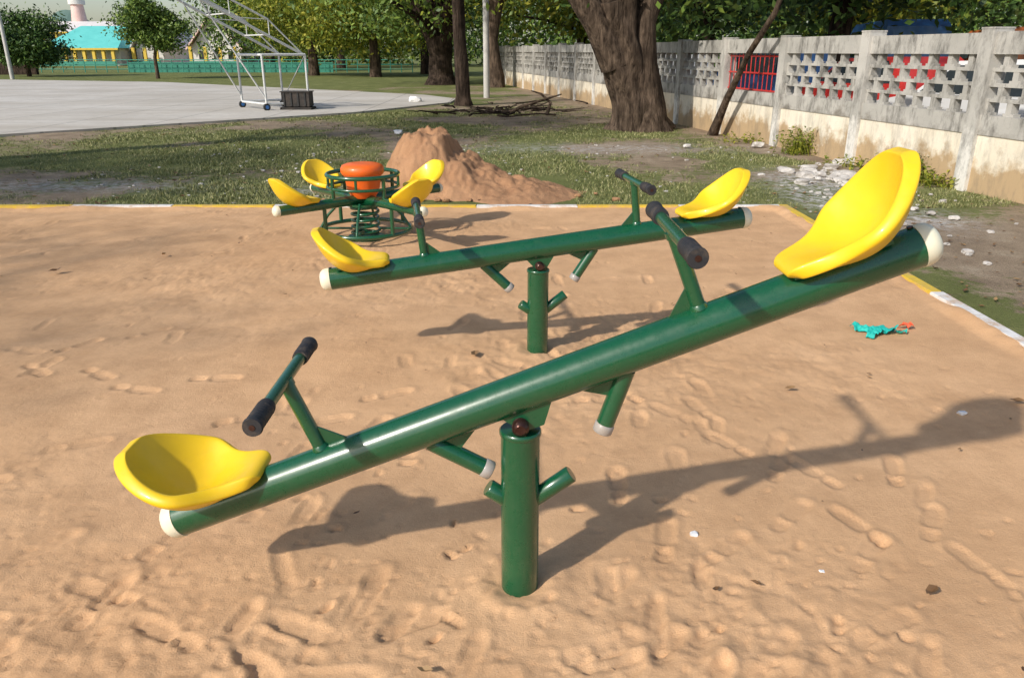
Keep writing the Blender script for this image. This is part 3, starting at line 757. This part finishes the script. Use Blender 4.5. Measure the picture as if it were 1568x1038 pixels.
# ---------------------------------------------------------------- vehicles behind the wall
def vehicle(name,loc,rz,mat,kind='car',sc_=1):
    e=empty(name,loc,rz); e.scale=(sc_,sc_,sc_); mb=MB()
    if kind=='car':
        prof=[(-2.1,.3),(2.1,.3),(2.15,.55),(2.05,.78),(1.1,.95),(.45,1.42),(-1.1,1.46),(-1.75,1.02),(-2.1,.95),(-2.18,.6)]; H=1.46; belt=.93
        wins=[[(.95,.98),(.42,1.36),(-.25,1.38),(-.25,.98)],[(-.33,.98),(-.33,1.38),(-1.05,1.39),(-1.5,1.02)]]
    else:
        prof=[(-2.3,.35),(2.3,.35),(2.35,.7),(2.25,1.05),(1.75,1.2),(1.25,1.92),(1.0,2.02),(-2.1,2.05),(-2.3,1.9),(-2.35,.7)]; H=2.05; belt=1.1
        wins=[[(1.6,1.2),(1.2,1.82),(.4,1.84),(.4,1.2)],[(.3,1.2),(.3,1.84),(-.85,1.85),(-.85,1.2)],[(-.95,1.2),(-.95,1.85),(-2.05,1.85),(-2.12,1.2)]]
    def w(z,o=0): return (.86 if z<belt else .86-.2*(z-belt)/(H-belt)*.9)+o
    n=len(prof)
    for i in range(n):
        (xa,za_),(xb,zb)=prof[i],prof[(i+1)%n]
        mb.add([(xa,-w(za_),za_),(xb,-w(zb),zb),(xb,w(zb),zb),(xa,w(za_),za_)],[(0,1,2,3)],mat)
    for s in (-1,1):
        mb.add([(x,s*w(z),z) for x,z in prof],[tuple(range(n))],mat)
        for q in wins: mb.add([(x,s*w(z,.006),z) for x,z in q],[tuple(range(len(q)))],'glass')
        for x in (-1.35,1.35):
            mb.tube([(x,s*.68,.32),(x,s*.89,.32)],.32,'tyre',24); mb.tube([(x,s*.89,.32),(x,s*.9,.32)],.18,'white',16)
    i=4
    (xa,za_),(xb,zb)=prof[i],prof[i+1]
    f=lambda t:(xa+(xb-xa)*t+.008,za_+(zb-za_)*t+.008)
    a_,b_=f(.1),f(.9); mb.add([(a_[0],-w(a_[1])+.08,a_[1]),(b_[0],-w(b_[1])+.08,b_[1]),(b_[0],w(b_[1])-.08,b_[1]),(a_[0],w(a_[1])-.08,a_[1])],[(0,1,2,3)],'glass')
    mb.box((prof[2][0]-.02,-.7,.6),(prof[2][0]+.03,-.45,.72),'white'); mb.box((prof[2][0]-.02,.45,.6),(prof[2][0]+.03,.7,.72),'white')
    mb.obj('body',e)
    return e
vehicle('parked_van',(11.6,25.5,0),R(80),'bluep','van',1.16)
vehicle('parked_van',(16.6,28,0),R(80),'orangep','van',1.1)
vehicle('parked_car',(7.2,11.6,0),R(100),'whitep')
vehicle('parked_car',(7.3,16.0,0),R(100),'redp')
vehicle('parked_car',(9.6,13.6,0),R(98),'bluep')
vehicle('parked_van',(6.5,21.0,0),R(100),'bluep','van',.86)
vehicle('parked_car',(5.1,26.6,0),R(100),'whitep')
vehicle('parked_car',(4.2,31.5,0),R(100),'redp')

# ---------------------------------------------------------------- buildings
def hall(name,x0,x1,y0,y1,eave,ridge,roof,gable=False,ncol=8):
    mb=MB()
    mb.box((x0,y0,0),(x1,y1,eave),'wallw')
    if gable:
        xm=(x0+x1)/2
        mb.prism([(x0,eave),(x1,eave),(xm,ridge)],'y',y0,y1,'wallw')
        for s,xa in ((1,x0-.5),(-1,x1+.5)):
            mb.add([(xa,y0-.8,eave-.2),(xm,y0-.8,ridge+.12),(xm,y1,ridge+.12),(xa,y1,eave-.2)],[(0,1,2,3)],roof)
            mb.add([(xa,y0-.8,eave-.45),(xm,y0-.8,ridge-.12),(xm,y0-.8,ridge+.12),(xa,y0-.8,eave-.2)],[(0,1,2,3)],roof)
    else:
        ym=(y0+y1)/2
        mb.add([(x0-.6,y0-1.6,eave),(x1+.6,y0-1.6,eave),(x1-1.2,ym,ridge),(x0+1.2,ym,ridge),(x0-.6,y1+.6,eave),(x1+.6,y1+.6,eave)],
               [(0,1,2,3),(3,2,5,4),(1,5,2),(0,3,4)],roof)
        mb.box((x0-.55,y0-1.6,eave-.2),(x1+.55,y0-1.5,eave-.005),'yel')
    for k in range(ncol):
        x=x0+.2+(x1-x0-.4)*k/(ncol-1); mb.box((x-.16,y0-1.4,0),(x+.16,y0-1.1,eave-.05),'yel')
        if k<ncol-1:
            d=(x1-x0-.4)/(ncol-1); mb.box((x+.45,y0-.02,.7),(x+d-.45,y0+.05,eave-.5),'glass')
    mb.box((x0,y0-1.5,0),(x1,y0-1.42,.5),'fenceg')
    mb.obj(name)
hall('teal_roof_hall',-53,-45,95,106,1.9,4.4,'teal',False,8)
hall('white_roof_hall',-44.0,-40.9,97,108,2.0,5.0,'roofw',True,3)
hall('pavilion',-37,-31.5,96,104,2.1,5.6,'roofp',True,4)
hall('long_hall',-80,-54,122,132,4.2,5.8,'roofw',False,14)
mb=MB(); mb.tube([(-66,128,0),(-66,128,6),(-66,128,9.5),(-66,128,13)],[1.5,1.1,.75,.5],'roofp',12); mb.tube([(-66,128,8.2),(-66,128,8.8)],1.2,'wallw',12); mb.obj('pink_tower')
mb=MB()
for k in range(46):
    x=-46+k*.85; mb.tube([(x,64,-.1),(x,64,.95)],.035,'fenceg',6)
for z in (.25,.6,.93): mb.tube([(-46,64,z),(-7.7,64,z)],.035,'fenceg',6)
mb.box((-30,64.3,.0),(-14,64.4,.75),'fenceg')
mb.obj('green_fence')
mb=MB(); mb.box((-40,58,0),(-33.6,58.3,1.0),'bark_dark'); mb.obj('low_wall')
xs3=np.linspace(-420,-160,80); V=[];F=[]
for x in xs3:
    h=17*math.exp(-((x+318)/22)**2)+5*float(fbm(np.array([x*.05]),np.array([1.]),4)[0])+10
    V+=[(float(x),560,-5),(float(x),600,float(h))]
F=[[2*i,2*i+2,2*i+3,2*i+1] for i in range(len(xs3)-1)]
meshobj('hill',V,F,'hill')

# ---------------------------------------------------------------- light
L=Vector((1.05,1.0,-1.0)).normalized()
sun=bpy.data.lights.new('sun','SUN'); sun.energy=3.9; sun.angle=R(1.6); sun.color=(1,.94,.85)
so=bpy.data.objects.new('sun',sun); so.rotation_euler=L.to_track_quat('-Z','Y').to_euler(); so.location=(-20,-20,20); sc.collection.objects.link(so)
w=bpy.data.worlds.new('World'); sc.world=w; w.use_nodes=True; nt=w.node_tree
sky=nt.nodes.new('ShaderNodeTexSky'); sky.sky_type='NISHITA'; sky.sun_disc=False
sky.sun_elevation=math.asin(-L.z); sky.sun_rotation=math.atan2(-L.x,-L.y)%(2*math.pi)
sky.dust_density=1.6; sky.air_density=1.0
bg=nt.nodes['Background']; bg.inputs[1].default_value=.15; nt.links.new(sky.outputs[0],bg.inputs[0])
sc.view_settings.view_transform='Standard'; sc.view_settings.look='None'; sc.view_settings.exposure=0

# ---------------------------------------------------------------- camera
cam=bpy.data.cameras.new('cam'); cam.lens=27.3; cam.sensor_width=36; cam.clip_end=3000; cam.clip_start=.05
co=bpy.data.objects.new('camera',cam); co.location=(0,0,1.55); co.rotation_euler=(R(90-20.3),0,0); sc.collection.objects.link(co)
sc.camera=co
